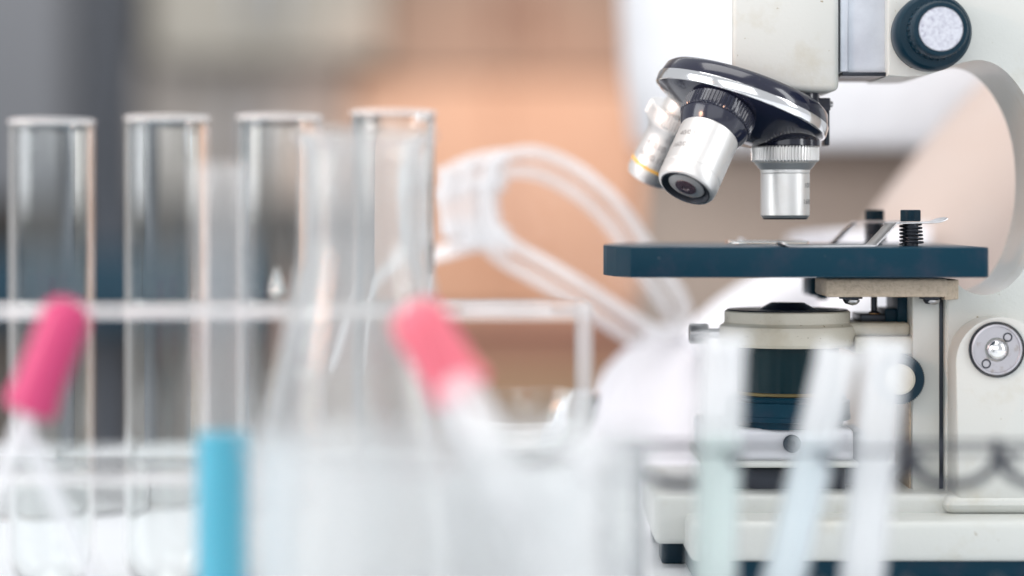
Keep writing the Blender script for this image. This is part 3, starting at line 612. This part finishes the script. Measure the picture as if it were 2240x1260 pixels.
# ------------------------------------------------------------------ wire rack with three plastic tubes
YW = -155.0
zw1, zw0 = P(0, 978, YW).z, P(0, 1310, YW).z
wr = thing('wire_rack', 'dark wire tube rack in front of the microscope base', 'rack', (P(1900, 0, YW).x, YW, 0))
wx0, wx1 = P(1400, 0, YW).x, P(2400, 0, YW).x
def wire(name, pts, r=1.35, sm=True): return obj(name, tube(NB(), smooth_path(pts, 6) if sm else pts, r, 10), M['wire'], wr)
for yy in (YW - 10, YW + 10):
    wire('rail', [(wx0, yy, zw1), (wx1, yy, zw1)], 0.55, False); wire('rail', [(wx0, yy, zw0), (wx1, yy, zw0)], 0.55, False)
NX = 5; step = (wx1 - wx0) / NX
for i in range(NX + 1):
    xx = wx0 + i * step
    wire('cross_wire', [(xx, YW - 13, zw1 - 2.6), (xx, YW + 13, zw1 - 2.6)], 1.1, False)
    wire('cross_wire', [(xx, YW - 13, zw0 + 2.6), (xx, YW + 13, zw0 + 2.6)], 1.1, False)
    d_ = lambda n: L(n, YW)
    if i < NX: wire('bottom_loop', [(xx, YW + 11, zw1 + 1), (xx + .5, YW + 11, zw1 - d_(45)), (xx + step * .22, YW + 10, zw1 - d_(82)), (xx + step * .5, YW + 10, zw1 - d_(92)), (xx + step * .78, YW + 10, zw1 - d_(82)), (xx + step - .5, YW + 11, zw1 - d_(45)), (xx + step, YW + 11, zw1 + 1)], 1.25)
for xx in (wx0, wx1):
    for s_ in (-1, 1): wire('leg', [(xx, YW + 13 * s_, zw1 + 1), (xx, YW + 13 * s_, 2)], 1.5, False)
    wire('foot_wire', [(xx, YW - 13, 1.4), (xx, YW + 13, 1.4)], 1.4, False)
def vial(label, top, bot, r, lm, level, ytop=YW):
    a, b = P(*top, YW), P(*bot, YW)
    ax = (a - b); k = (b.z - 1.5) / (a.z - b.z); base = b - ax * k; ax = a - base; h = ax.length
    t = thing('plastic_tube', label, 'tube', base, 'plastic tubes in the wire rack')
    ri = r - .8
    obj('tube_wall', lathe(NB(), [(0, 0), (r * .6, .8), (r * .9, 3), (r, 6), (r, h - 4), (r + .5, h - 3.4), (r + .5, h), (ri, h), (ri, 6.4), (ri * .6, 1.8), (0, 1.2)], base, ax, 40), M['frosted'], t)
    lh = (P(0, level, YW).z - base.z) / ax.normalized().z
    obj('liquid', lathe(NB(), [(0, 1.6), (ri * .6, 2.2), (ri - .1, 6.6), (ri - .1, lh), (0, lh)], base, ax, 32), M[lm], t)
vial('upright frosted plastic tube of pale green liquid below the clamp screw', (1582, 728), (1562, 1260), 6.0, 'green_liquid', 955)
vial('leaning frosted plastic tube of pale blue liquid below the condenser', (1838, 758), (1716, 1260), 5.6, 'blue_liquid', 960)
vial('frosted plastic tube in front of the small condenser wheel', (1938, 742), (1886, 1260), 5.8, 'cloud', 960)
# ------------------------------------------------------------------ dishes behind the rack
for px, yd, rr_, hh, lab in ((90, 150, 38, 15, 'low clear glass dish on the bench behind the leftmost test tube'), (370, 190, 44, 17, 'wide clear glass dish on the bench behind the second test tube')):
    xx = P(px, 0, yd).x
    single('petri_dish', vessel([(rr_ - 1, 0), (rr_, 1.2), (rr_, hh - .6), (rr_ - .4, hh)], 1.4, xx, yd, .1, 72, 1.6), M['hazy2'], lab, 'dish', (xx, yd, .1), 'glass dishes on the bench', sharp=50)

# ------------------------------------------------------------------ towel, goggles, gloved hand of a person behind
YT = 235.0
bm = NB(); rings = []
tc = P(1560, 0, YT); NRG = 9
for k in range(NRG):
    f = k / (NRG - 1); z = .3 + 62 * f; shr = (1 - .55 * f ** 3.2)
    ring = []
    for i in range(48):
        t = 2 * math.pi * i / 48; w = 1 + .05 * math.sin(5 * t + 3 * f) + .04 * math.sin(9 * t - 2 * f)
        ring.append(Vector((tc.x + 57 * shr * w * math.cos(t), YT + 20 + 44 * shr * w * math.sin(t), z + 3 * math.sin(3 * t) * f)))
    rings.append(ring)
loft(bm, rings)
single('folded_towel', bm, M['towel'], 'crumpled white cloth heap on the bench beside the rack end', 'cloth', (tc.x, YT + 20, .3), sharp=180)
YG = 200.0
gx = thing('safety_goggles', 'clear plastic safety goggles lying on the white cloth behind the rack', 'goggles', P(1450, 740, YG))
front = [P(px, py, YG + dy) for px, py, dy in ((1085, 352, 0), (1120, 336, 0), (1165, 331, 0), (1212, 343, 2), (1262, 368, 4), (1315, 408, 8), (1364, 460, 12), (1405, 522, 18), (1450, 588, 24), (1488, 645, 30), (1500, 695, 34), (1468, 732, 32), (1420, 716, 26), (1350, 672, 18), (1270, 620, 10), (1190, 572, 4), (1125, 536, 0), (1082, 500, 0), (1066, 450, 0), (1068, 395, 0))]
fp = smooth_path(front + [front[0]], 5)[:-1]
obj('front_rim', tube(NB(), fp, 2.5, 10, closed=True), M['rimplastic'], gx)
back = [v + Vector((-3.5, 24, -8)) for v in fp]
obj('face_flange', tube(NB(), back, 2.3, 10, closed=True), M['rimplastic'], gx)
bm = NB(); A = [bm.verts.new(v) for v in fp]; B = [bm.verts.new(v) for v in back]
for i in range(len(A)):
    j = (i + 1) % len(A); bm.faces.new((A[i], A[j], B[j], B[i]))
obj('side_wall', bm, M['clearplastic'], gx)
cen = sum(fp, Vector()) / len(fp); bm = NB(); cv = bm.verts.new(cen + Vector((0, -6, 0))); A = [bm.verts.new(v) for v in fp]
mid = [bm.verts.new((v + cen) / 2 + Vector((0, -4, 0))) for v in fp]
for i in range(len(A)):
    j = (i + 1) % len(A); bm.faces.new((A[i], A[j], mid[j], mid[i])); bm.faces.new((mid[i], mid[j], cv))
obj('lens', bm, M['clearplastic'], gx)
for k, px in enumerate((985, 1030, 1078)):
    a, b = P(px, 352 + (k == 0) * 22, YG + 6), P(px + 6, 535 - (k == 0) * 20, YG + 6)
    obj('side_vent', tube(NB(), smooth_path([a, (a + b) / 2 + Vector((-2, 0, 0)), b], 5), 4.4, 10), M['rimplastic'], gx)
for a, b in (((960, 390), (1108, 342)), ((950, 430), (1104, 400)), ((965, 500), (1110, 515)), ((985, 528), (1118, 538))):
    obj('vent_bar', tube(NB(), smooth_path([P(*a, YG + 8), (P(*a, YG + 8) + P(*b, YG + 4)) / 2 + Vector((0, 0, 2)), P(*b, YG + 2)], 5), 3.6, 10), M['rimplastic'], gx)
obj('temple', tube(NB(), smooth_path([P(1050, 530, YG + 8), P(990, 545, YG + 10), P(900, 575, YG + 20), P(780, 640, YG + 60), P(700, 800, YG + 90)], 6), 1, flat=(3.4, 1.3, (0, .3, 1))), M['rimplastic'], gx)

PX = 238.0                                                       # the person's mid line
person = thing('person', 'person in white shirt reaching a gloved hand behind the microscope', 'person', (PX, 560, -750))
def skin_mesh(name, joints, edges, m, sub=2, rootv=0):
    me = bpy.data.meshes.new(name); off = ROOT['person']
    me.from_pydata([(Vector(j[:3]) - off) * .001 for j in joints], edges, [])
    o = bpy.data.objects.new(name, me); COL.objects.link(o); o.parent = person; me.materials.append(m)
    md = o.modifiers.new('skin', 'SKIN'); md.use_smooth_shade = True
    if not me.skin_vertices: me.skin_vertices.new()
    for v, j in zip(me.skin_vertices[0].data, joints): v.radius = (j[3] * .001, (j[4] if len(j) > 4 else j[3]) * .001); v.use_root = False
    me.skin_vertices[0].data[rootv].use_root = True
    sd = o.modifiers.new('smooth', 'SUBSURF'); sd.levels = sd.render_levels = sub
    return o
el = (318, 408, 205); wrp = (166, 258, 84)
def lerp(a, b, t): return tuple(x + (y - x) * t for x, y in zip(a, b))
J = [(PX, 560, 180, 118, 90), (PX, 560, 330, 128, 95), (PX, 555, 480, 125, 88), (PX, 555, 560, 60, 55), (PX, 548, 620, 52, 52), (PX, 535, 690, 70, 78), (PX, 535, 780, 76, 92), (PX, 540, 850, 45, 55),
     (PX + 150, 545, 490, 58), (PX + 170, 530, 420, 52), (lerp((PX + 170, 530, 420), el, .6) + (46,)), el + (41,), lerp(el, wrp, .3) + (44,), lerp(el, wrp, .65) + (40,), lerp(el, wrp, .9) + (32,), wrp + (29,),
     (PX - 125, 560, 490, 52), (PX - 118, 640, 410, 46), (PX - 112, 700, 280, 42), (PX - 70, 730, 170, 36), (PX - 20, 745, 120, 28), (PX + 20, 745, 100, 22),
     (PX + 85, 570, 60, 88), (PX + 90, 575, -280, 62), (PX + 90, 590, -660, 46), (PX + 90, 540, -715, 36), (PX - 85, 570, 60, 88), (PX - 90, 575, -280, 62), (PX - 90, 590, -660, 46), (PX - 90, 540, -715, 36)]
E = [(0, 1), (1, 2), (2, 3), (3, 4), (4, 5), (5, 6), (6, 7), (2, 8), (8, 9), (9, 10), (10, 11), (11, 12), (12, 13), (13, 14), (14, 15), (2, 16), (16, 17), (17, 18), (18, 19), (19, 20), (20, 21), (0, 22), (22, 23), (23, 24), (24, 25), (0, 26), (26, 27), (27, 28), (28, 29)]
skin_mesh('body', J, E, M['skin'])
# shirt: torso shell with rounded hem, and its sleeves to the elbow
bm = NB(); loft(bm, [ellipse((PX, 540, z), rx, ry, 56, 2.4) for z, rx, ry in ((151, 60, 50), (146, 140, 108), (147, 163, 127), (153, 171, 131), (190, 176, 134), (260, 180, 132), (360, 178, 130), (470, 176, 124), (530, 160, 108), (575, 95, 82), (600, 62, 60))])
shirt = obj('shirt', bm, M['shirt'], person, sharp=180)
for pts_, rad in (((J[8], J[9], J[10]), (70, 66, 62)), ((J[16], J[17], J[18]), (60, 58, 54))):
    obj('sleeve', tube(NB(), smooth_path([Vector(j[:3]) for j in pts_], 6), [rad[0] + (rad[2] - rad[0]) * i / 12 for i in range(13)], 28), M['shirt'], shirt, sharp=180)
bm = NB(); loft(bm, [ellipse((PX, 560, z), rx, ry, 40, 2.4) for z, rx, ry in ((-120, 120, 90), (-60, 160, 104), (60, 168, 108), (160, 160, 105))])
tr = obj('trousers', bm, M['trouser'], person, sharp=180)
for s_ in (-1, 1):
    obj('trouser_leg', tube(NB(), [(PX + 80 * s_, 562, -40), (PX + 88 * s_, 572, -280), (PX + 90 * s_, 588, -690)], [92, 78, 62], 28), M['trouser'], tr, sharp=180)
# glove: palm and five separate fingers, resting on the cloth
kn = (136, 240, 80); G = [wrp[:3] + (30,), lerp(wrp, kn, .35) + (30, 20), lerp(wrp, kn, .8) + (34, 18)]
G = [(166, 258, 84, 30), (152, 250, 84, 34, 22), (140, 240, 83, 36, 20)]; GE = [(0, 1), (1, 2)]
for k, (dx, dy, ln) in enumerate(((-14, -26, 62), (-20, -12, 70), (-22, 4, 66), (-18, 20, 54))):
    b0 = Vector((140 + dx * .5, 240 + dy, 82)); n0 = len(G); dirv = Vector((-.82, -.28 + k * .06, -.25))
    G += [(*b0, 10.5), (*(b0 + dirv * ln * .38 + Vector((0, 0, 5))), 10), (*(b0 + dirv * ln * .7), 9.4), (*(b0 + dirv * ln + Vector((0, 0, -8))), 8.2)]
    GE += [(2, n0), (n0, n0 + 1), (n0 + 1, n0 + 2), (n0 + 2, n0 + 3)]
n0 = len(G); G += [(158, 224, 84, 12.5), (140, 204, 74, 11), (122, 192, 66, 9)]; GE += [(1, n0), (n0, n0 + 1), (n0 + 1, n0 + 2)]
tag(skin_mesh('glove', G, GE, M['glove']), 'white glove on the reaching hand')
